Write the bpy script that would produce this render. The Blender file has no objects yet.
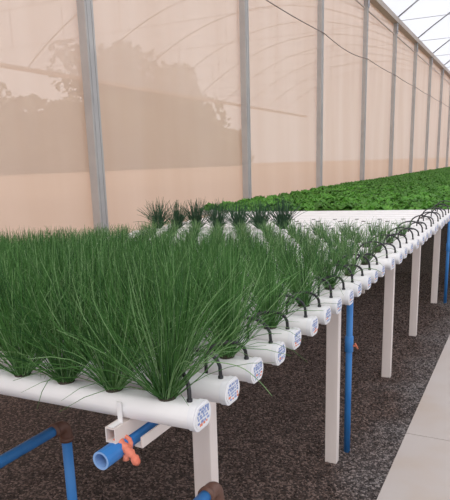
import bpy, bmesh, math, random
from mathutils import Vector, Matrix, noise
random.seed(7)
PI = math.pi
S = bpy.context.scene
COL = S.collection

# ------------------------------------------------------------ helpers
class MB:
    def __init__(s): s.v = []; s.f = []; s.mi = []
    def add(s, vs, fs, m=0):
        o = len(s.v); s.v += [tuple(v) for v in vs]
        s.f += [tuple(i + o for i in f) for f in fs]; s.mi += [m] * len(fs)
    def box(s, x0, x1, y0, y1, z0, z1, m=0, c=0.0):
        if c <= 0:
            vs = [(x, y, z) for z in (z0, z1) for y in (y0, y1) for x in (x0, x1)]
            s.add(vs, [(0, 2, 3, 1), (4, 5, 7, 6), (0, 1, 5, 4), (2, 6, 7, 3), (0, 4, 6, 2), (1, 3, 7, 5)], m)
        else:
            bm = bmesh.new(); bmesh.ops.create_cube(bm, size=1)
            for v in bm.verts:
                v.co = Vector(((x0 + x1) / 2 + v.co.x * (x1 - x0), (y0 + y1) / 2 + v.co.y * (y1 - y0), (z0 + z1) / 2 + v.co.z * (z1 - z0)))
            bmesh.ops.bevel(bm, geom=bm.edges[:], offset=c, segments=2, affect='EDGES', profile=.6)
            bm.verts.index_update()
            s.add([v.co for v in bm.verts], [tuple(v.index for v in f.verts) for f in bm.faces], m); bm.free()
    def tube(s, pts, r, n=10, cap=True, m=0, r_end=None):
        pts = [Vector(p) for p in pts]; N = len(pts); rings = []
        up = None
        for i, p in enumerate(pts):
            t = (pts[min(i + 1, N - 1)] - pts[max(i - 1, 0)]).normalized()
            if up is None:
                up = t.cross(Vector((0, 0, 1)))
                if up.length < .1: up = t.cross(Vector((1, 0, 0)))
                up.normalize()
            up = (up - t * up.dot(t)).normalized(); b = t.cross(up)
            rr = r[i] if isinstance(r, (list, tuple)) else r
            rings.append([p + (up * math.cos(2 * PI * k / n) + b * math.sin(2 * PI * k / n)) * rr for k in range(n)])
        vs = [v for rg in rings for v in rg]; fs = []
        for i in range(N - 1):
            for k in range(n):
                a = i * n + k; b2 = i * n + (k + 1) % n
                fs.append((a, b2, b2 + n, a + n))
        if cap: fs.append(tuple(range(n))[::-1]); fs.append(tuple((N - 1) * n + k for k in range(n)))
        s.add(vs, fs, m)
    def prism(s, prof, p0, ax, m=0, cap=True):
        # prof: list of Vector offsets, extruded along ax from p0
        n = len(prof); p0 = Vector(p0); ax = Vector(ax)
        vs = [p0 + q for q in prof] + [p0 + ax + q for q in prof]
        fs = [(k, (k + 1) % n, (k + 1) % n + n, k + n) for k in range(n)]
        if cap: fs += [tuple(range(n))[::-1], tuple(range(n, 2 * n))]
        s.add(vs, fs, m)
    def mesh(s, name, mats, smooth=False):
        me = bpy.data.meshes.new(name); me.from_pydata(s.v, [], s.f)
        for m in (mats if isinstance(mats, list) else [mats]): me.materials.append(m)
        me.polygons.foreach_set('material_index', s.mi)
        if smooth: me.polygons.foreach_set('use_smooth', [True] * len(s.f))
        me.validate(); me.update()
        if smooth == 'auto': me.set_sharp_from_angle(angle=math.radians(42))
        return me
    def build(s, name, mats, parent=None, smooth=False):
        return link(name, s.mesh(name, mats, smooth), parent)

def link(name, me, parent=None):
    o = bpy.data.objects.new(name, me); COL.objects.link(o)
    if parent: o.parent = parent
    return o
def tag(o, label=None, cat=None, group=None, kind=None):
    if label: o['label'] = label
    if cat: o['category'] = cat
    if group: o['group'] = group
    if kind: o['kind'] = kind
    return o
def empty(name, loc=(0, 0, 0), rz=0):
    o = bpy.data.objects.new(name, None); COL.objects.link(o)
    o.location = loc; o.rotation_euler = (0, 0, rz); o.empty_display_size = .05
    return o
def dup(root):
    r = root.copy(); COL.objects.link(r)
    for ch in list(root.children):
        c = ch.copy(); COL.objects.link(c); c.parent = r
        for g in list(ch.children):
            d = g.copy(); COL.objects.link(d); d.parent = c
    return r
ONES = 'first second third fourth fifth sixth seventh eighth ninth tenth eleventh twelfth thirteenth fourteenth fifteenth sixteenth seventeenth eighteenth nineteenth twentieth'.split()
TENS = {2: 'twenty', 3: 'thirty', 4: 'forty', 5: 'fifty', 6: 'sixty', 7: 'seventy', 8: 'eighty', 9: 'ninety'}
def nth(i):
    i += 1
    if i <= 20: return ONES[i - 1]
    if i % 10 == 0: return TENS[i // 10][:-1] + 'ieth'
    return TENS[i // 10] + '-' + ONES[i % 10 - 1]
def arc(c, u, v, a0, a1, n):
    c, u, v = Vector(c), Vector(u), Vector(v)
    return [c + u * math.cos(a0 + (a1 - a0) * k / n) + v * math.sin(a0 + (a1 - a0) * k / n) for k in range(n + 1)]

# ------------------------------------------------------------ materials
def newmat(name):
    m = bpy.data.materials.new(name); m.use_nodes = True
    nt = m.node_tree; nt.nodes.clear()
    out = nt.nodes.new('ShaderNodeOutputMaterial')
    return m, nt, out
def nd(nt, t, **k):
    n = nt.nodes.new(t)
    for a, b in k.items():
        if a.startswith('i_'): n.inputs[a[2:].replace('_', ' ')].default_value = b
        else: setattr(n, a, b)
    return n
def ramp(nt, fac, stops):
    r = nt.nodes.new('ShaderNodeValToRGB'); e = r.color_ramp.elements
    while len(e) < len(stops): e.new(.5)
    for q, (p, c) in zip(e, stops): q.position = p; q.color = (*c, 1)
    nt.links.new(fac, r.inputs[0]); return r.outputs[0]
def coords(nt, scale=(1, 1, 1)):
    tc = nd(nt, 'ShaderNodeTexCoord'); mp = nd(nt, 'ShaderNodeMapping'); mp.inputs['Scale'].default_value = scale
    nt.links.new(tc.outputs['Object'], mp.inputs[0]); return mp.outputs[0]
def simple(name, c1, c2=None, rough=.5, scale=8, stretch=(1, 1, 1), bump=0, metal=0, spec=.5, rand=None):
    m, nt, out = newmat(name); L = nt.links.new
    b = nd(nt, 'ShaderNodeBsdfPrincipled'); b.inputs['Roughness'].default_value = rough
    b.inputs['Metallic'].default_value = metal; b.inputs['Specular IOR Level'].default_value = spec
    c2 = c2 or c1; co = coords(nt, stretch)
    n = nd(nt, 'ShaderNodeTexNoise'); n.inputs['Scale'].default_value = scale; n.inputs['Detail'].default_value = 5
    L(co, n.inputs['Vector'])
    col = ramp(nt, n.outputs[0], [(.3, c1), (.7, c2)])
    if rand:
        oi = nd(nt, 'ShaderNodeObjectInfo')
        hs = nd(nt, 'ShaderNodeHueSaturation')
        mr = nd(nt, 'ShaderNodeMapRange'); mr.inputs['To Min'].default_value = 1 - rand; mr.inputs['To Max'].default_value = 1 + rand
        L(oi.outputs['Random'], mr.inputs[0]); L(mr.outputs[0], hs.inputs['Value']); L(col, hs.inputs['Color']); col = hs.outputs[0]
    L(col, b.inputs['Base Color'])
    if bump:
        bp = nd(nt, 'ShaderNodeBump'); bp.inputs['Strength'].default_value = bump; bp.inputs['Distance'].default_value = .01
        L(n.outputs[0], bp.inputs['Height']); L(bp.outputs[0], b.inputs['Normal'])
    L(b.outputs[0], out.inputs[0]); return m
def leafmat(name, c1, c2, trans=.3, rough=.5, scale=30, rand=.15):
    m = simple(name, c1, c2, rough=rough, scale=scale, rand=rand, spec=.3)
    nt = m.node_tree; L = nt.links.new
    b = [n for n in nt.nodes if n.type == 'BSDF_PRINCIPLED'][0]; out = [n for n in nt.nodes if n.type == 'OUTPUT_MATERIAL'][0]
    src = b.inputs['Base Color'].links[0].from_socket
    t = nd(nt, 'ShaderNodeBsdfTranslucent'); mx = nd(nt, 'ShaderNodeMixShader'); mx.inputs[0].default_value = trans
    L(src, t.inputs[0]); L(b.outputs[0], mx.inputs[1]); L(t.outputs[0], mx.inputs[2]); L(mx.outputs[0], out.inputs[0])
    return m
def filmmat(name, c1, c2, transp, transl, stretch, scale=1.0, tcol=(1, 1, 1)):
    m, nt, out = newmat(name); L = nt.links.new
    co = coords(nt, stretch); n = nd(nt, 'ShaderNodeTexNoise'); n.inputs['Scale'].default_value = scale; n.inputs['Detail'].default_value = 4
    L(co, n.inputs['Vector'])
    col = ramp(nt, n.outputs[0], [(.35, c1), (.65, c2)])
    d = nd(nt, 'ShaderNodeBsdfDiffuse'); t = nd(nt, 'ShaderNodeBsdfTranslucent'); tr = nd(nt, 'ShaderNodeBsdfTransparent')
    tr.inputs[0].default_value = (*tcol, 1)
    L(col, d.inputs[0]); L(col, t.inputs[0])
    a = nd(nt, 'ShaderNodeMixShader'); a.inputs[0].default_value = transl; L(d.outputs[0], a.inputs[1]); L(t.outputs[0], a.inputs[2])
    b = nd(nt, 'ShaderNodeMixShader'); L(a.outputs[0], b.inputs[1]); L(tr.outputs[0], b.inputs[2])
    mr = nd(nt, 'ShaderNodeMapRange'); mr.inputs['To Min'].default_value = transp * .8; mr.inputs['To Max'].default_value = transp * 1.2
    L(n.outputs[0], mr.inputs[0]); L(mr.outputs[0], b.inputs[0])
    L(b.outputs[0], out.inputs[0]); return m

M = {}
M['pvc'] = simple('white_pvc', (.80, .79, .79), (.86, .85, .85), rough=.38, scale=6)
M['leg'] = simple('cream_board', (.72, .64, .60), (.79, .71, .67), rough=.55, scale=3, stretch=(6, 6, 1))
M['cap'] = simple('white_cap', (.80, .80, .82), rough=.35)
M['blueink'] = simple('blue_ink', (.17, .25, .50), (.33, .42, .66), rough=.5, scale=60)
M['redink'] = simple('orange_ink', (.75, .22, .12), rough=.5)
M['bluepipe'] = simple('blue_pipe', (.02, .17, .50), (.045, .24, .60), rough=.42, scale=5)
M['blueinner'] = simple('pipe_inside', (.25, .42, .72), rough=.5)
M['brown'] = simple('brown_fitting', (.11, .050, .034), (.16, .075, .05), rough=.5, scale=12)
M['black'] = simple('black_tube', (.010, .010, .013), (.02, .02, .022), rough=.35)
M['pot'] = simple('dark_pot', (.03, .028, .02), (.07, .055, .035), rough=.8, scale=60)
M['orange'] = simple('orange_cloth', (.72, .17, .10), (.85, .30, .20), rough=.8, scale=40, bump=.6)
M['post'] = simple('galvanized', (.42, .40, .39), (.50, .48, .46), rough=.5, metal=.15, scale=3)
M['rod'] = simple('grey_tube', (.33, .33, .35), (.40, .40, .42), rough=.5, metal=.2)
M['gutter'] = simple('tan_gutter', (.42, .35, .30), (.50, .42, .36), rough=.6)
M['bar'] = simple('pale_bar', (.62, .50, .44), rough=.6)
M['rope'] = simple('grey_rope', (.30, .23, .21), rough=.8)
M['chive'] = [leafmat('chive_leaf', (.075, .215, .05), (.13, .30, .08), trans=.3, scale=7, rand=.18),
              leafmat('chive_leaf_light', (.23, .43, .16), (.34, .53, .25), trans=.3, scale=7, rand=.15),
              leafmat('chive_leaf_deep', (.03, .115, .03), (.06, .17, .045), trans=.2, scale=7, rand=.15)]
M['young'] = [leafmat('young_chive_leaf', (.12, .26, .08), (.20, .37, .14), trans=.3, scale=7, rand=.15),
              leafmat('young_chive_leaf_light', (.27, .43, .19), (.36, .50, .26), trans=.3, scale=7, rand=.15),
              leafmat('young_chive_leaf_deep', (.05, .15, .06), (.09, .21, .09), trans=.3, scale=7, rand=.15)]
M['dchive'] = [leafmat('dark_chive_leaf', (.045, .11, .06), (.08, .17, .09), trans=.2, scale=7)] * 3
M['lettuce'] = leafmat('leafy_green', (.07, .23, .03), (.18, .42, .07), trans=.35, scale=9, rand=.3)
M['bark'] = simple('bark', (.10, .07, .05), (.16, .12, .09), rough=.9)
M['tree'] = leafmat('tree_leaf', (.14, .15, .09), (.22, .22, .14), trans=.2, scale=.8)
M['curtain'] = filmmat('peach_curtain', (.76, .59, .465), (.81, .65, .53), .17, .5, (.3, 1.0, .12), 1.6, (1, .92, .86))
M['crease'] = filmmat('pale_crease', (.93, .82, .76), (.95, .86, .80), .25, .5, (1, 1, 1))
M['film'] = filmmat('clear_film', (.80, .83, .92), (.84, .87, .95), .58, .75, (.3, .3, .3), 1)

def gravel_mat():
    m, nt, out = newmat('crushed_stone'); L = nt.links.new
    b = nd(nt, 'ShaderNodeBsdfPrincipled'); b.inputs['Roughness'].default_value = .85
    co = coords(nt)
    v = nd(nt, 'ShaderNodeTexVoronoi'); v.inputs['Scale'].default_value = 105; L(co, v.inputs['Vector'])
    sep = nd(nt, 'ShaderNodeSeparateColor'); L(v.outputs['Color'], sep.inputs[0])
    warm = ramp(nt, sep.outputs[0], [(0, (.014, .008, .006)), (.6, (.070, .044, .036)), (1, (.25, .175, .15))])
    cool = ramp(nt, sep.outputs[0], [(0, (.032, .028, .028)), (.55, (.125, .112, .112)), (1, (.44, .41, .41))])
    sx = nd(nt, 'ShaderNodeSeparateXYZ'); L(co, sx.inputs[0])
    n = nd(nt, 'ShaderNodeTexNoise'); n.inputs['Scale'].default_value = 2.5; L(co, n.inputs['Vector'])
    ad = nd(nt, 'ShaderNodeMath', operation='MULTIPLY_ADD'); L(n.outputs[0], ad.inputs[0]); ad.inputs[1].default_value = .7; L(sx.outputs[0], ad.inputs[2])
    mr = nd(nt, 'ShaderNodeMapRange'); mr.inputs['From Min'].default_value = .18; mr.inputs['From Max'].default_value = .60; L(ad.outputs[0], mr.inputs[0])
    mx = nd(nt, 'ShaderNodeMix', data_type='RGBA'); L(mr.outputs[0], mx.inputs[0]); L(warm, mx.inputs[6]); L(cool, mx.inputs[7])
    L(mx.outputs[2], b.inputs['Base Color'])
    bp = nd(nt, 'ShaderNodeBump'); bp.inputs['Strength'].default_value = .9; bp.inputs['Distance'].default_value = .012; bp.invert = True
    L(v.outputs['Distance'], bp.inputs['Height']); L(bp.outputs[0], b.inputs['Normal'])
    L(b.outputs[0], out.inputs[0]); return m
M['gravel'] = gravel_mat()
def path_mat():
    m, nt, out = newmat('smooth_concrete'); L = nt.links.new
    b = nd(nt, 'ShaderNodeBsdfPrincipled'); b.inputs['Roughness'].default_value = .7; co = coords(nt)
    n = nd(nt, 'ShaderNodeTexNoise'); n.inputs['Scale'].default_value = 1.6; n.inputs['Detail'].default_value = 6; L(co, n.inputs['Vector'])
    c = ramp(nt, n.outputs[0], [(.28, (.47, .38, .31)), (.48, (.50, .445, .415)), (.75, (.53, .49, .475))])
    L(c, b.inputs['Base Color']); L(b.outputs[0], out.inputs[0]); return m
M['path'] = path_mat()
M['joint'] = simple('joint_line', (.38, .30, .26), rough=.9)
M['soil'] = simple('pale_soil', (.50, .34, .24), (.62, .44, .32), rough=.95, scale=.25)

# ------------------------------------------------------------ setting
XW = -3.75; HW = 5.9
g = MB(); g.box(XW + .02, .095, -5, 60, -.1, 0); tag(g.build('floor', M['gravel']), kind='structure')
def slab(name, y0, y1, label):
    b = MB(); b.box(.1, 1.7, y0, y1, -.1, .02, c=.004); return b
PY = [-5, -2.0, 1.0 - .46 + .1, 3.058, 5.5, 8, 10.5, 13, 15.5, 18, 20.5, 23, 25.5, 28, 30.5, 33, 60]
pb = MB()
for a, b_ in zip(PY[:-1], PY[1:]): pb.box(.1, 1.7, a + .003, b_ - .003, -.1, .02, c=.003)
pb.box(.101, 1.699, -5, 60, -.1, .012, m=1)
tag(pb.build('floor_path', [M['path'], M['joint']]), kind='structure')
g = MB(); g.box(1.705, 13.1, -5, 60, -.1, 0); tag(g.build('floor_far_side', M['gravel']), kind='structure')
g = MB(); g.box(-700, XW - .12, -100, 900, -.12, -.02); tag(g.build('ground_outside', M['soil']), kind='structure')

# left wall : translucent peach curtain, slightly billowing between its posts
def sheet(pf, nu, nv):
    vs = [pf(i / nu, j / nv) for j in range(nv + 1) for i in range(nu + 1)]
    fs = [(j * (nu + 1) + i, j * (nu + 1) + i + 1, (j + 1) * (nu + 1) + i + 1, (j + 1) * (nu + 1) + i) for j in range(nv) for i in range(nu)]
    return vs, fs
Y0, Y1 = -4.0, 60
def curtain_pt(u, v):
    y = -4.7 + u * (Y1 + 4.7); z = .02 + v * (HW - .025)
    ph = ((y - 9.3) / 4) % 1
    w = .05 * math.sin(ph * PI) * math.sin(v * PI) + .012 * noise.noise(Vector((y * 1.7, z * .35, 0))) + .005 * noise.noise(Vector((y * 8, z * .5, 3)))
    return (XW - .10 - w, y, z)
b = MB(); vs, fs = sheet(curtain_pt, 620, 16); b.add(vs, fs)
cur = b.build('wall_left', M['curtain'], smooth=True); tag(cur, kind='structure')
# hem batten and upper roll bar along the curtain
b = MB(); b.tube([(XW - .03, -4.7, HW - .33), (XW - .03, 60, HW - .33)], .024, 8)
tag(tag(b.build('curtain_roll_bar', M['bar'], smooth=True), 'pale roll bar holding the top of the peach side curtain', 'bar'))
b = MB()
pr = [Vector(q) for q in ((-.17, 0, .16), (-.17, 0, 0), (.10, 0, 0), (.10, 0, .16), (.07, 0, .16), (.07, 0, .04), (-.14, 0, .04), (-.14, 0, .16))]
b.prism(pr, (XW, -4.8, HW), (0, 64.8, 0))
tag(b.build('roof_gutter', M['gutter']), 'tan gutter running along the top of the side wall', 'gutter')
# wire across the curtain, slack between posts
b = MB(); pts = []
for k in range(-4, 13):
    for q in range(6):
        y = 9.3 + 4 * (k + q / 6); pts.append((XW + .075, y, 4.24 - .10 * math.sin(PI * q / 6) * (1 if k == 1 else .25)))
b.tube(pts, .010, 6)
tag(b.build('curtain_wire', M['rope'], smooth=True), 'thin dark wire slung across the peach curtain from post to post', 'wire')
# weld seams: vertical pale strips sewn on the curtain
# roof of this house and of the neighbouring house
SP = 16.75; RISE = 3.1
def roofz(t): return HW + .166 + RISE * 4 * t * (1 - t)
def roof(name, xa):
    b = MB(); vs, fs = sheet(lambda u, v: (xa + SP * u, -4.8 + v * 64.8, roofz(u)), 24, 16); b.add(vs, fs)
    tag(b.build(name, M['film'], smooth=True), kind='structure')
roof('ceiling', XW); roof('ceiling_next_house', XW - SP)
b = MB(); b.prism(pr, (XW - SP, -4.8, HW), (0, 64.8, 0))
tag(b.build('far_gutter', M['gutter']), 'gutter of the neighbouring house, seen faintly through the peach curtain', 'gutter')

# posts of the wall
def make_post():
    e = empty('wall_post'); b = MB()
    # lipped channel section: web plus two flanges
    b.box(-.055, .055, -.070, .070, 0, HW - .002, c=.008)
    b.build('shaft', M['post'], e)
    b = MB(); b.box(.056, .061, -.045, -.030, .03, HW - .05); b.box(.056, .061, .030, .045, .03, HW - .05)
    b.build('rib', M['post'], e)
    b = MB(); b.box(-.09, .09, -.10, .10, 0, .012, c=.003); b.build('base_plate', M['post'], e)
    b = MB(); b.box(.062, .075, -.09, .09, HW - .32, HW - .004, c=.003)
    for z in (HW - .26, HW - .08):
        for y in (-.05, .05): b.tube([(.074, y, z), (.092, y, z)], .014, 6)
    b.build('top_bracket', M['rod'], e)
    return e
post0 = make_post()
pl = ['leftmost thick galvanized post standing before the peach curtain', 'second galvanized curtain post from the left, behind the dark bushy chives']
for k in range(-1, 13):
    o = post0 if k == -1 else dup(post0)
    o.location = (XW, 9.3 + 4 * k, 0)
    i = k + 1
    tag(o, pl[i] if i < 2 else '%s galvanized curtain post from the left, rising behind the leafy green bed' % nth(i), 'post', 'posts along the peach curtain')
fp0 = None
for k in range(-1, 2):
    if fp0 is None:
        b = MB(); b.box(-.05, .05, -.05, .05, -.02, HW - .002, c=.006); fp0 = b.build('far_post', M['post']); o = fp0
    else: o = fp0.copy(); COL.objects.link(o)
    o.location = (XW - SP, 11.3 + 6 * k, 0)
    tag(o, '%s post of the neighbouring house from the left, blurred behind the curtain' % nth(k + 1), 'post', 'posts of the neighbouring house')

# roof trusses
def make_truss(q=1):
    e = empty('roof_truss'); n = 28
    b = MB(); b.tube([(.02 + (SP - .04) * i / n, 0, roofz((.02 + (SP - .04) * i / n) / SP) - .035) for i in range(n + 1)], .027, 8)
    b.build('rafter', M['rod'], e, smooth=True)
    b = MB(); b.tube([(.11, 0, HW + .06), (SP - .11, 0, HW + .06)], .009, 5); b.build('tie_wire', M['rod'], e)
    b = MB()
    for t in (.2, .35, .5, .65, .8): b.tube([(SP * t, 0, HW + .06), (SP * t, 0, roofz(t) - .05)], .012, 5)
    b.build('hanger', M['rod'], e)
    return e
tr0 = make_truss(); n_ = 0
for side, xa in (('', XW), ('next', XW - SP)):
    for k in range(-2, 12):
        if n_ == 0: o = tr0
        else: o = dup(tr0)
        n_ += 1; o.location = (xa, 9.3 + 4 * k, 0)
        i = k + 2
        if side: tag(o, 'neighbouring roof rafter with tie wire, %s from the left through the curtain' % nth(i), 'roof truss', 'rafters of the neighbouring roof')
        else: tag(o, 'thin grey roof rafter and tie wire, %s truss counted from the front' % nth(i), 'roof truss', 'rafters of the near roof')

# ------------------------------------------------------------ trees outside
def make_tree(seed, h, r, label):
    rnd = random.Random(seed); e = empty('distant_tree')
    b = MB(); b.tube([(0, 0, -.02), (.1, .05, h * .3), (-.1, 0, h * .55), (.05, .1, h * .8)], [r * .07, r * .055, r * .04, r * .015], 8)
    for a in range(5):
        an = a * 1.3; z = h * (.35 + .08 * a)
        b.tube([(0, 0, z), (math.cos(an) * r * .4, math.sin(an) * r * .4, z + r * .3), (math.cos(an) * r * .7, math.sin(an) * r * .7, z + r * .45)], [r * .03, r * .02, r * .008], 5)
    b.build('trunk', M['bark'], e, smooth=True)
    b = MB(); blobs = [(Vector((rnd.gauss(0, r * .5), rnd.gauss(0, r * .5), h * (.06 + .82 * rnd.random() ** 1.3))), r * rnd.uniform(.35, .6)) for _ in range(34)]
    for c, br in blobs:
        for _ in range(150):
            d = Vector((rnd.gauss(0, 1), rnd.gauss(0, 1), rnd.gauss(0, 1))).normalized() * br * rnd.uniform(.5, 1)
            p = c + d
            if p.z > h: p.z = h - rnd.random() * .3
            u = Vector((rnd.gauss(0, 1), rnd.gauss(0, 1), rnd.gauss(0, 1))).normalized(); w = u.orthogonal().normalized()
            s_ = rnd.uniform(.06, .12) * r
            b.add([p - u * s_, p + w * s_ * .6, p + u * s_, p - w * s_ * .6], [(0, 1, 2, 3)])
    b.build('crown', M['tree'], e)
    return e
tl = [(-48, 27, 8.0, 4.8), (-52, 36, 8.6, 5.0), (-55, 46, 10.2, 5.2), (-54, 56, 9.4, 5.2), (-56, 68, 11, 6), (-62, 84, 21, 8.5), (-64, 103, 20, 9.5), (-66, 124, 9, 8)]
for i, (x, y, h, r) in enumerate(tl):
    o = make_tree(40 + i, (h - 1.5) * 2.4 + 1.5, r * 2.4, ''); o.location = (x * 2.4, y * 2.4, 0)
    tag(o, '%s tree from the left, a blurred brown-green crown seen through the peach curtain' % nth(i), 'tree', 'trees outside the greenhouse')

# ------------------------------------------------------------ growing table
TILT = .02264; CW = .076; CH = .056; ZT = .995      # top of a channel at its right end
TA = math.atan(TILT)
YS = [1.009 + .151 * i for i in range(13)] + [3.03 + .19 * j for j in range(17)]
NCH = len(YS); NEARN = 13
def prof(w, h, c, z0=0):
    # rounded tube section with sloping shoulders, y/z plane, top at z0
    w2 = w / 2
    key = [(-w2 * .66, -h), (w2 * .66, -h), (w2, -h * .66), (w2, -h * .36), (w2 * .62, 0), (-w2 * .62, 0), (-w2, -h * .36), (-w2, -h * .66)]
    out = []; n = len(key)
    for i in range(n):
        p, a, b = Vector(key[i]), Vector(key[i - 1]), Vector(key[(i + 1) % n])
        ra, rb = min(c, (a - p).length * .45), min(c, (b - p).length * .45)
        pa, pb_ = p + (a - p).normalized() * ra, p + (b - p).normalized() * rb
        for t in (0, .33, .67, 1): out.append(pa * (1 - t) ** 2 + p * 2 * t * (1 - t) + pb_ * t * t)
    return [Vector((0, q.x, q.y + z0)) for q in out][::-1]
def make_channel(L_, kx0, dk, nh, holes, sticker, CW=.076):
    e = empty('growing_channel')
    b = MB(); b.prism(prof(CW, CH, .01), (-.006, 0, 0), (-L_, 0, 0)); b.build('body', M['pvc'], e, smooth='auto')
    b = MB(); b.prism(prof(CW + .004, CH + .004, .01, .002), (0, 0, 0), (-.016, 0, 0)); b.prism(prof(CW * .90, CH * .9, .01, -.003), (.002, 0, 0), (-.003, 0, 0))
    cap = b.build('end_cap', M['cap'], e, smooth='auto')
    if sticker is not None:
        rnd = random.Random(sticker); b = MB()
        for r_ in range(6):
            z = -.0095 - r_ * .0072; y = (-.028 if 0 < r_ < 5 else -.02) + rnd.random() * .006
            while y < .021:
                w = rnd.uniform(.004, .011); hh = rnd.uniform(.0035, .0062); z += rnd.uniform(-.0012, .0012)
                red = (r_ >= 4 and rnd.random() < .35)
                b.box(.0021, .0026, y, min(y + w, .026), z - hh / 2, z + hh / 2, m=1 if red else 0)
                y += w + rnd.uniform(.002, .006)
        b.build('printed_label', [M['blueink'], M['redink']], cap)
    for k in range(nh):
        if k in holes:
            b = MB(); b.tube([(0, 0, -.004), (0, 0, .0035)], .0185, 12)
            o = b.build('planting_hole', M['pot'], e); o.location = (kx0 - dk * k, 0, 0)
    return e
LCH = 2.45
def cups(i):
    if i < NEARN:
        st = 0 if i % 2 == 0 else .0735
        return [-.088 - st - .147 * k for k in range(16) if -.088 - st - .147 * k > -2.40]
    st = 0 if i % 2 == 0 else .10
    return [-.13 - st - .20 * k for k in range(12) if -.13 - st - .20 * k > -2.40]
protos = {}
chan = []
for i, y in enumerate(YS):
    xs = cups(i); young_last = 20
    if i <= 12: key = ('plain', i if i < 6 else 6)
    elif 21 <= i <= 24: key = ('holes', i % 2)
    else: key = ('wide', 7)
    if i in (20,): key = ('big', 0)
    if key not in protos:
        holes = set(range(len(xs))) if key[0] == 'holes' else (set(range(6)) if key[0] == 'big' else set())
        o = protos[key] = make_channel(LCH, xs[0], abs(xs[1] - xs[0]), len(xs), holes, key[1] if key[0] == 'plain' else 6, .076 if i < NEARN else .118)
    else: o = dup(protos[key])
    o.location = (0, y, ZT); o.rotation_euler = (0, -TA, 0)
    # each end sticks out a few millimetres more or less
    o.location.x = 0 if i == 0 else random.uniform(-.006, .006)
    o.location.z = ZT + o.location.x * TILT
    state = 'planted with chives' if i <= 18 or i == 20 else 'with empty planting holes'
    if i == 0: lb = 'nearest white growing channel, its whole side in view, planted with chives'
    else: lb = 'white growing channel %s, %s from the front of the table' % (state, nth(i))
    tag(o, lb, 'growing channel', 'white channels of the chive table')
    chan.append(o)

# legs and beams
def board_leg(name='table_leg', h=.9):
    b = MB(); b.box(-.030, .030, -.0225, .0225, 0, h, c=.003); return b.build(name, M['leg'])
LEGY = [1.36, 2.63, 3.93, 5.0, 6.27]
leg0 = None
for j, (x, ys, nm) in enumerate(((-.19, LEGY, 'right'), (-1.25, LEGY[2:], 'middle'), (-2.25, LEGY, 'left'))):
    for k, y in enumerate(ys):
        zb = ZT - CH - .002 + TILT * (x - .03) - .042
        if leg0 is None: leg0 = board_leg(h=.895); o = leg0
        else: o = leg0.copy(); COL.objects.link(o)
        o.location = (x - (.008 if j == 0 and k == 0 else 0), y, 0); o.scale = (1, 1, zb / .895)
        if j == 0:
            lb = ['nearest tall white table leg, below the first channel ends', 'second white table leg, beside the near blue upright pipe', 'third white table leg, standing alone on the gravel', 'fourth white table leg, left of the narrow fifth one', 'white table leg beside the far blue upright pipe'][k]
        else: lb = 'white table leg in the %s row under the chive table, %s from the front' % (nm, nth(k))
        tag(o, lb, 'table leg', 'legs of the chive table')
def beam(name, x, y0, y1, ztop, w=.045, h=.04, t=.003):
    b = MB()
    b.box(x - w / 2, x + w / 2, y0, y1, ztop - t, ztop); b.box(x - w / 2, x + w / 2, y0, y1, ztop - h, ztop - h + t)
    b.box(x - w / 2, x - w / 2 + t, y0, y1, ztop - h + t, ztop - t); b.box(x + w / 2 - t, x + w / 2, y0, y1, ztop - h + t, ztop - t)
    return b.build(name, M['leg'])
def under(x): return ZT - CH - .0025 + TILT * x
for x, lb in ((-.195, 'white hollow support rail under the channel ends, its open end facing front'), (-1.25, 'white support rail under the middle of the chive channels'), (-2.25, 'white support rail under the left ends of the chive channels')):
    z = under(x - .015)
    o = beam('support_rail', x, .935 if x > -1 else 1.0, 6.32, z, w=.028, h=.036)
    tag(o, lb, 'rail', 'rails under the chive table')
b = MB(); b.box(-.172, -.150, .99, 6.3, .866, .870); b.box(-.154, -.150, .99, 6.3, .870, .893)
o = b.build('angle_strip', M['leg']); tag(o, 'thin white angle strip alongside the blue feed pipe', 'strip')
# strap from the first channel down to the rail
b = MB(); zt = under(-.2)+.0003
b.box(-.196, -.184, YS[0] - CW / 2 - .006, YS[0] - CW / 2 - .002, zt - .012, ZT - .012, c=.001)
b.box(-.200, -.186, .936, YS[0] - CW / 2 - .002, zt + .0004, zt + .0035, c=.001)
tag(b.build('hanger_strap', M['pvc']), 'short white strap clamping the nearest channel to the rail', 'strap')

# blue feed pipe, hollow front end with wider socket
def hollow(b, y0, y1, r, ri, x, z, m=0, mi=1, n=20):
    for i in range(n):
        a0, a1 = 2 * PI * i / n, 2 * PI * (i + 1) / n
        c0, s0, c1, s1 = math.cos(a0), math.sin(a0), math.cos(a1), math.sin(a1)
        q = lambda rr, c, s, y: (x + rr * c, y, z + rr * s)
        b.add([q(r, c0, s0, y0), q(r, c1, s1, y0), q(r, c1, s1, y1), q(r, c0, s0, y1)], [(0, 1, 2, 3)], m)
        b.add([q(ri, c0, s0, y0), q(ri, c1, s1, y0), q(ri, c1, s1, y1), q(ri, c0, s0, y1)], [(3, 2, 1, 0)], mi)
        b.add([q(r, c0, s0, y0), q(r, c1, s1, y0), q(ri, c1, s1, y0), q(ri, c0, s0, y0)], [(3, 2, 1, 0)], mi)
        b.add([q(r, c0, s0, y1), q(r, c1, s1, y1), q(ri, c1, s1, y1), q(ri, c0, s0, y1)], [(0, 1, 2, 3)], m)
FX, FZ = -.19, .8755
fp = empty('feed_pipe', (FX, .895, FZ))
b = MB(); hollow(b, .04, 5.5, .0165, .013, 0, 0); b.build('pipe', [M['bluepipe'], M['blueinner']], fp, smooth=True)
b = MB(); hollow(b, -.005, .085, .0215, .0165, 0, 0); b.build('open_socket', [M['bluepipe'], M['blueinner']], fp, smooth=True)
tag(fp, 'blue feed pipe under the channel ends, its open end pointing forward', 'pipe')
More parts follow.
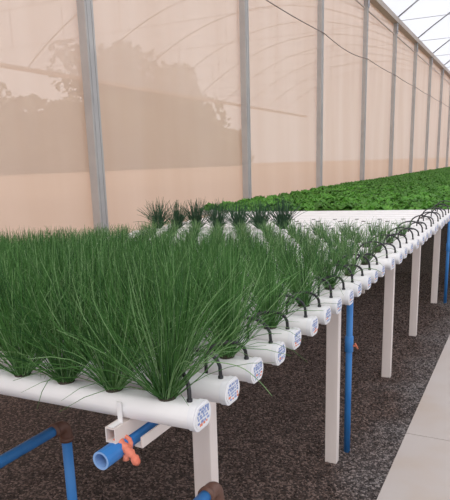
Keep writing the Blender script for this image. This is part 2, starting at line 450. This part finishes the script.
# orange cloth tied round it
b = MB()
pts = [Vector((FX + .0222 * math.cos(a), .968 + .006 * math.sin(a * 2), FZ + .0222 * math.sin(a))) for a in [k * PI / 8 for k in range(17)]]
b.tube(pts, .006, 8)
rndo = random.Random(3)
def rag(b, p0, p1, w):
    p0, p1 = Vector(p0), Vector(p1); n = 6
    rs = [w * (.55 + .45 * abs(math.sin(i * 1.9 + .8))) for i in range(n + 1)]
    b.tube([p0.lerp(p1, i / n) + Vector((rndo.uniform(-.002, .002), rndo.uniform(-.002, .002), rndo.uniform(-.002, .002))) for i in range(n + 1)], rs, 8)
rag(b, (FX - .004, .952, FZ + .026), (FX + .030, .952, FZ - .002), .0115)
rag(b, (FX + .026, .950, FZ + .004), (FX + .050, .955, FZ - .026), .0115)
rag(b, (FX + .022, .950, FZ - .022), (FX + .026, .950, FZ + .008), .009)
tag(b.build('orange_tie', M['orange'], smooth=True), 'orange cloth knotted around the open end of the blue pipe', 'tie')

# blue drain pipes with brown elbows
def elbow_pipe(x, y, z, label):
    e = empty('drain_pipe', (x, y, 0)); r = .0175
    b = MB(); b.tube([(0, -1.45, z), (0, -.03, z)], r, 18); b.tube([(0, 0, 0.0), (0, 0, z - .03)], r, 18)
    b.build('pipe', M['bluepipe'], e, smooth=True)
    b = MB()
    pts = [Vector((0, -.052, z)), Vector((0, -.040, z))] + arc((0, -.030, z - .030), (0, 0, .030), (0, .030, 0), 0, PI / 2, 8) + [Vector((0, 0, z - .040)), Vector((0, 0, z - .052))]
    b.tube(pts, .0215, 18)
    b.tube([(0, -.060, z), (0, -.046, z)], .024, 18); b.tube([(0, 0, z - .060), (0, 0, z - .046)], .024, 18)
    b.build('elbow', M['brown'], e, smooth=True)
    b = MB(); b.tube([(0, -1.45, 0), (0, -1.45, z)], r, 14); b.build('foot_pipe', M['bluepipe'], e, smooth=True)
    tag(e, label, 'pipe', 'blue pipes with brown elbows')
elbow_pipe(-.756, 1.373, .642, 'blue pipe with brown elbow at the lower left, under the chives')
elbow_pipe(-.118, 1.272, .625, 'blue pipe ending in a brown elbow at the foot of the nearest leg')
# upright blue pipes
def upright(x, y, label, valve):
    e = empty('upright_pipe', (x, y, 0))
    b = MB(); b.tube([(0, 0, 0), (0, 0, .926)], .0165, 16); b.build('pipe', M['bluepipe'], e, smooth=True)
    b = MB(); b.tube([(0, 0, .550), (0, 0, .553), (0, 0, .632), (0, 0, .635)], [.018, .0215, .0215, .018], 16); b.build('coupling', M['bluepipe'], e, smooth=True)
    if valve:
        b = MB(); b.tube([(.018, 0, .585), (.034, 0, .585)], .005, 8)
        b.tube([(.034, -.012, .602), (.038, 0, .585), (.042, .010, .570)], .0045, 6)
        b.build('valve_handle', M['redink'], e, smooth=True)
    tag(e, label, 'pipe', 'upright blue pipes')
upright(-.148, 2.76, 'upright blue pipe with coupling beside the second white leg', True)
upright(-.083, 6.30, 'far upright blue pipe at the right edge of the photo', False)

# black feed tubes
for i, y in enumerate(YS):
    r = random.Random(100 + i)
    gap = (YS[i] - YS[i - 1]) if i else .15
    big = (i % 2 == 1)
    x1 = chan[i].location.x - .030; x0 = x1 - (r.uniform(.115, .14) if big else r.uniform(.075, .10))
    yf_ = y - gap / 2 - .003 if i else y + .0755; x0 -= 0 if i else .02; zt = ZT + (r.uniform(.070, .085) if big else r.uniform(.045, .06))
    if i >= NEARN: zt += .006; x0 -= .02
    zc = ZT + TILT * x1 - .006
    pts = [Vector((x0, yf_, ZT - .07)), Vector((x0, yf_, ZT - .02))]
    # arch
    n = 12; lean = r.uniform(-.01, .01)
    for k in range(n + 1):
        t = k / n
        xx = x0 + (x1 - x0) * (.5 - .5 * math.cos(t * PI)) ; yy = yf_ + (y - yf_) * (.5 - .5 * math.cos(t * PI)) + lean * math.sin(t * PI)
        zz = (ZT + .005) + (zt - ZT - .005) * math.sin(t * PI) ** .75 if 0 < t < 1 else (ZT + .005)
        pts.append(Vector((xx, yy, zz)))
    pts.append(Vector((x1, y, zc)))
    b = MB(); b.tube(pts, .0048, 8)
    b.tube([(x1, y, zc + .0035), (x1, y, zc + .012)], .0068, 8)
    o = b.build('feed_tube', M['black'], smooth=True)
    tag(o, 'thin black feed tube arching into the %s channel from the front' % nth(i), 'tube', 'black feed tubes along the channel ends')

# ------------------------------------------------------------ chives
def tuft_mesh(name, seed, n, h, spread, mat, w=.0016, droop=3, base=.016, seg=5):
    rnd = random.Random(seed); b = MB()
    for k in range(n):
        a = rnd.uniform(0, 2 * PI); rr = base * math.sqrt(rnd.random())
        dro = k < droop
        L_ = h * (1.06 / (.25 + .75 * 1)) * (rnd.uniform(.45, 1.1) if not dro else rnd.uniform(.7, 1.0))
        lean = min(1.0, abs(rnd.gauss(0, spread)) + (.25 if rnd.random() < .25 else 0)) if not dro else rnd.uniform(.7, 1.0)
        curve = rnd.gauss(-.15, .3) if rnd.random() < .7 else rnd.uniform(.3, 1.2) if not dro else rnd.uniform(1.2, 1.8)
        az = a + rnd.gauss(0, .5)
        p = Vector((rr * math.cos(a), rr * math.sin(a), 0)); pts = [p.copy()]; th = lean * .95
        sw = rnd.gauss(0, .12)
        for s_ in range(seg):
            d = Vector((math.sin(th) * math.cos(az), math.sin(th) * math.sin(az), math.cos(th)))
            p = p + d * (L_ / seg); pts.append(p.copy()); th += curve / seg; az += sw / seg
            if dro and p.z < .012 : th = min(th, PI * .55)
        ww = w * rnd.uniform(.75, 1.25)
        b.tube(pts, [ww * (1 - .08 * q if q < seg else .35) for q in range(seg + 1)], 3, cap=False, m=rnd.choice((0, 0, 0, 1, 2)))
    return b.mesh(name, mat, True)
def pot_mesh():
    b = MB(); b.tube([(0, 0, -.006), (0, 0, .002), (0, 0, .005)], [.019, .0215, .017], 14)
    rnd = random.Random(5)
    for _ in range(14):
        a = rnd.uniform(0, 6.28); r = rnd.uniform(0, .014); s_ = .004
        b.box(r * math.cos(a) - s_, r * math.cos(a) + s_, r * math.sin(a) - s_, r * math.sin(a) + s_, .003, .007 + rnd.random() * .003)
    return b.mesh('net_pot', M['pot'])
POT = pot_mesh()
V_big = [tuft_mesh('blades', 10 + q, 190, .31, .42, M['chive'], w=.00125, droop=12, base=.018) for q in range(7)]
V_mid = [tuft_mesh('blades', 30 + q, 140, .23, .42, M['chive'], w=.0013, droop=7, base=.017) for q in range(6)]
V_yng = [tuft_mesh('blades', 50 + q, 60, .155, .38, M['young'], w=.0018, droop=1, base=.016) for q in range(6)]
V_drk = [tuft_mesh('blades', 70 + q, 150, .235, .40, M['dchive'], w=.0027, droop=3, base=.024) for q in range(4)]
def hgt(y, x):
    tb = [(1.0, .30), (1.2, .295), (1.35, .27), (1.62, .215), (2.0, .18), (2.6, .15), (3.2, .125), (4.3, .10)]
    for (a, ha), (c, hc) in zip(tb[:-1], tb[1:]):
        if y <= c: h = ha + (hc - ha) * (y - a) / (c - a); break
    else: h = .10
    k = min(1, max(0, (-x - .15) / .5))
    lo = max(h, .26 - .058 * (y - 1.0)) if y < 3.2 else h
    return h * (1 - k) + lo * k
cx, cyw = .5885, .47922
def inview(x, y):
    d = (x - cx, y); fw = d[0] * -math.sin(cyw) + d[1] * math.cos(cyw); rt = d[0] * math.cos(cyw) + d[1] * math.sin(cyw)
    return fw > .3 and rt / fw > -.50
def put_chive(mesh, x, i, hs, ws, label, group):
    y = YS[i]
    e = empty('chive_clump', (x + chan[i].location.x, y, ZT + TILT * x + .0005), random.uniform(0, 6.28))
    o = link('blades', mesh, e); o.scale = (ws, ws, hs); link('net_pot', POT, e)
    tag(e, label, 'chives', group)
LONGP = [(-.086, 1.009, .997), (-.07, 1.02, 1.034), (-.038, 1.03, 1.066), (.012, 1.04, 1.081), (.069, 1.06, 1.071), (.107, 1.07, 1.043), (.135, 1.08, 1.007)]
cnt = 0
for i in range(19):
    for k, x in enumerate(cups(i)):
        y = YS[i]
        if not inview(x - .05, y): continue
        if i >= 17 and (x < -2.2): continue
        h = hgt(y, x) * random.uniform(.92, 1.08)
        if h > .235: m, hh = random.choice(V_big), .30
        elif h > .16: m, hh = random.choice(V_mid), .22
        else: m, hh = random.choice(V_yng), .145
        word = 'tall dense' if h > .235 else ('medium green' if h > .16 else 'small pale')
        ord_ = nth(k) if k else 'right-end'
        lb = ('%s chive clump, %s from the right end of the %s channel' % (word, nth(k), 'front' if i == 0 else nth(i))) if k else '%s chive clump nearest the black tube of the %s channel' % (word, 'front' if i == 0 else nth(i))
        put_chive(m, x, i, h / hh, (h / hh) ** .6, lb, 'chive clumps growing in the white channels'); cnt += 1
first = next(o for o in COL.objects if o.name == 'chive_clump')
b = MB()
lp = [Vector(q) - first.location for q in LONGP]
sm = []
for a in range(len(lp) - 1):
    p0, p1, p2, p3 = lp[max(a - 1, 0)], lp[a], lp[a + 1], lp[min(a + 2, len(lp) - 1)]
    for t in (0, .25, .5, .75):
        sm.append(.5 * ((2 * p1) + (p2 - p0) * t + (2 * p0 - 5 * p1 + 4 * p2 - p3) * t * t + (3 * p1 - p0 - 3 * p2 + p3) * t ** 3))
sm.append(lp[-1]); rz0 = Matrix.Rotation(-first.rotation_euler.z, 3, 'Z')
b.tube([rz0 @ p for p in sm], [.0017 * (1 - .6 * q / len(sm)) for q in range(len(sm))], 5)
b.build('long_blade', M['chive'][1], first, smooth=True)
i = 20
for k, x in enumerate(cups(20)):
    if x > -1.1: continue
    put_chive(random.choice(V_drk), x, i, random.uniform(.9, 1.05), 1.0, 'dark bushy chive clump against the peach curtain, %s from the right of its row' % nth(k - 5), 'dark bushy chive clumps in the back row'); cnt += 1
print('chive clumps', cnt)

# ------------------------------------------------------------ leafy green bed behind
LX0, LX1 = .9, -3.0; LY0 = 6.36; LDY = .25
lch = MB(); 
def long_channel():
    e = empty('bed_channel'); b = MB(); b.prism(prof(.10, CH, .01), (0, 0, 0), (-3.9, 0, 0)); b.build('body', M['pvc'], e)
    b = MB(); b.prism(prof(.104, CH + .004, .01, .002), (.006, 0, 0), (-.016, 0, 0)); b.build('end_cap', M['cap'], e)
    return e
lc0 = long_channel(); NL = 100
LZ = .93
for i in range(NL):
    o = lc0 if i == 0 else dup(lc0)
    o.location = (LX0, LY0 + LDY * i, LZ)
    tag(o, 'white channel edge at the front of the leafy green bed' if i == 0 else 'white channel hidden beneath the leafy greens, %s from the front' % (nth(i) if i < 99 else 'last'), 'growing channel', 'white channels of the leafy green bed')
for x in (.5, -1.0, -2.6):
    o = beam('support_rail', x, LY0 - .06, LY0 + NL * LDY, LZ - CH - .001)
    tag(o, 'white support rail under the leafy green bed, %s' % {.5: 'right side', -1.0: 'middle', -2.6: 'curtain side'}[x], 'rail', 'rails under the leafy green bed')
    for k in range(0, 20):
        l = leg0.copy(); COL.objects.link(l); l.location = (x, LY0 + .1 + 1.3 * k, 0); l.scale = (1, 1, (LZ - CH - .042) / .895)
        tag(l, 'white leg under the leafy green bed, %s row, %s from its front' % ({.5: 'right', -1.0: 'middle', -2.6: 'curtain-side'}[x], nth(k)), 'table leg', 'legs of the leafy green bed')
def rosette(seed, nl, R, H):
    rnd = random.Random(seed); b = MB()
    for k in range(nl):
        t = k / nl; az = k * 2.4 + rnd.gauss(0, .2); el = .15 + 1.05 * t + rnd.gauss(0, .1)
        L_ = R * (1.15 - .45 * t) * rnd.uniform(.8, 1.15); wd = L_ * .42
        d = Vector((math.cos(az), math.sin(az), 0)); sd = Vector((-math.sin(az), math.cos(az), 0))
        rows = []
        for q in range(4):
            s_ = q / 3; ee = el - .7 * s_ * s_
            c = d * (L_ * s_ * math.cos(el) + .004) + Vector((0, 0, L_ * s_ * math.sin(max(ee, -.2)) + H * .25))
            w_ = wd * (.25, .8, 1.0, .45)[q]; cup = .25 * w_
            rf = rnd.uniform(-.012, .012)
            rows.append([c - sd * w_ + Vector((0, 0, cup + rf)), c, c + sd * w_ + Vector((0, 0, cup - rf))])
        vs = [v for r_ in rows for v in r_]; fs = []
        for q in range(3):
            for z in range(2): a = q * 3 + z; fs.append((a, a + 1, a + 4, a + 3))
        b.add(vs, fs)
    b.tube([(0, 0, 0), (0, 0, H * .4)], .01, 5)
    return b
RS = [rosette(200 + q, 22, .12, .11) for q in range(6)]
RM = [r_.mesh('leafy_plant', M['lettuce'], True) for r_ in RS]
def lview(x, y, m=.0):
    d = (x - cx, y); fw = d[0] * -math.sin(cyw) + d[1] * math.cos(cyw); rt = d[0] * math.cos(cyw) + d[1] * math.sin(cyw)
    return rt / fw < .44 + m
n = 0; far = MB(); rr = random.Random(9)
for i in range(NL):
    y = LY0 + LDY * i
    for k in range(18):
        x = -2.88 + .21 * k + (.1 if i % 2 else 0)
        if x > LX0 - .06: continue
        j = rr.randrange(6); sc = rr.uniform(.85, 1.15); rz = rr.uniform(0, 6.28)
        if n < 300 and lview(x, y, .02):
            o = link('leafy_plant', RM[j]); o.location = (x, y, LZ); o.rotation_euler = (0, 0, rz); o.scale = (sc, sc, sc)
            tag(o, 'leafy green plant, %s from the curtain side in the %s row of its bed' % (nth(k), nth(i) if i else 'front'), 'leafy greens', 'leafy green plants in the bed behind the channels'); n += 1
        elif lview(x, y, .25):
            src = RS[j]; c_, s_ = math.cos(rz) * sc, math.sin(rz) * sc
            far.add([(x + v[0] * c_ - v[1] * s_, y + v[0] * s_ + v[1] * c_, LZ + v[2] * sc) for v in src.v], src.f)
tag(far.build('leafy_greens', M['lettuce'], smooth=True), 'far mass of leafy green plants running back along the curtain', 'leafy greens', kind='stuff')

# ------------------------------------------------------------ loose stones
b = MB(); rs = random.Random(21)
for _ in range(15000):
    y = .9 + 7.0 * rs.random() ** 1.5; x = -1.6 + 1.68 * rs.random() ** .7
    s_ = rs.uniform(.003, .0075) * (1 + .08 * y)
    vs = [Vector(q) * s_ * rs.uniform(.7, 1.3) for q in ((1, 0, 0), (0, 1, 0), (-1, 0, 0), (0, -1, 0), (0, 0, .7), (0, 0, -.5))]
    a = rs.uniform(0, 6.28); c_, d_ = math.cos(a), math.sin(a)
    x = min(x, .09 - s_ * 1.3)
    b.add([(x + v.x * c_ - v.y * d_, y + v.x * d_ + v.y * c_, s_ * .4 + v.z) for v in vs], [(0, 1, 4), (1, 2, 4), (2, 3, 4), (3, 0, 4), (1, 0, 5), (2, 1, 5), (3, 2, 5), (0, 3, 5)])
tag(b.build('loose_gravel', M['gravel']), 'dark crushed stone covering the ground under the white table', 'gravel', kind='stuff')

# ------------------------------------------------------------ light, camera
w = bpy.data.worlds.new('overcast'); S.world = w; w.use_nodes = True
nt = w.node_tree; bg = nt.nodes['Background']; L = nt.links.new
tc = nd(nt, 'ShaderNodeTexCoord'); sx = nd(nt, 'ShaderNodeSeparateXYZ'); L(tc.outputs['Generated'], sx.inputs[0])
c = ramp(nt, sx.outputs[2], [(0, (.82, .83, .89)), (.35, (.88, .88, .94)), (1, (.99, .97, .96))]); L(c, bg.inputs[0])
bg.inputs[1].default_value = 1.0
sun = bpy.data.lights.new('sun', 'SUN'); sun.energy = .9; sun.angle = math.radians(35); sun.color = (1, .96, .9)
so = bpy.data.objects.new('sun', sun); COL.objects.link(so); so.rotation_euler = (math.radians(28), math.radians(22), 0)

f, ppv, yaw, pit, rol, H = 578.86, 294.97, .47922, .22435, .02799, 1.5
sy, cy = math.sin(yaw), math.cos(yaw)
fwd = Vector((-sy, cy, 0)); right = Vector((cy, sy, 0)); up = Vector((0, 0, 1))
F = fwd * math.cos(pit) - up * math.sin(pit); U = up * math.cos(pit) + fwd * math.sin(pit)
CX = right * math.cos(rol) - U * math.sin(rol); CY = right * math.sin(rol) + U * math.cos(rol)
cam = bpy.data.cameras.new('camera'); co = bpy.data.objects.new('camera', cam); COL.objects.link(co); S.camera = co
mt = Matrix((CX, CY, -F)).transposed().to_4x4(); mt.translation = Vector((.5885, 0, H)); co.matrix_world = mt
cam.sensor_fit = 'AUTO'; cam.sensor_width = 36; cam.lens = f / 500 * 36; cam.shift_y = (ppv - 250) / 500
cam.clip_start = .05; cam.clip_end = 1500
S.view_settings.view_transform = 'Standard'; S.view_settings.look = 'None'; S.view_settings.gamma = 1
S.view_settings.exposure = .35
S.cycles.transparent_max_bounces = 16; S.cycles.max_bounces = 8
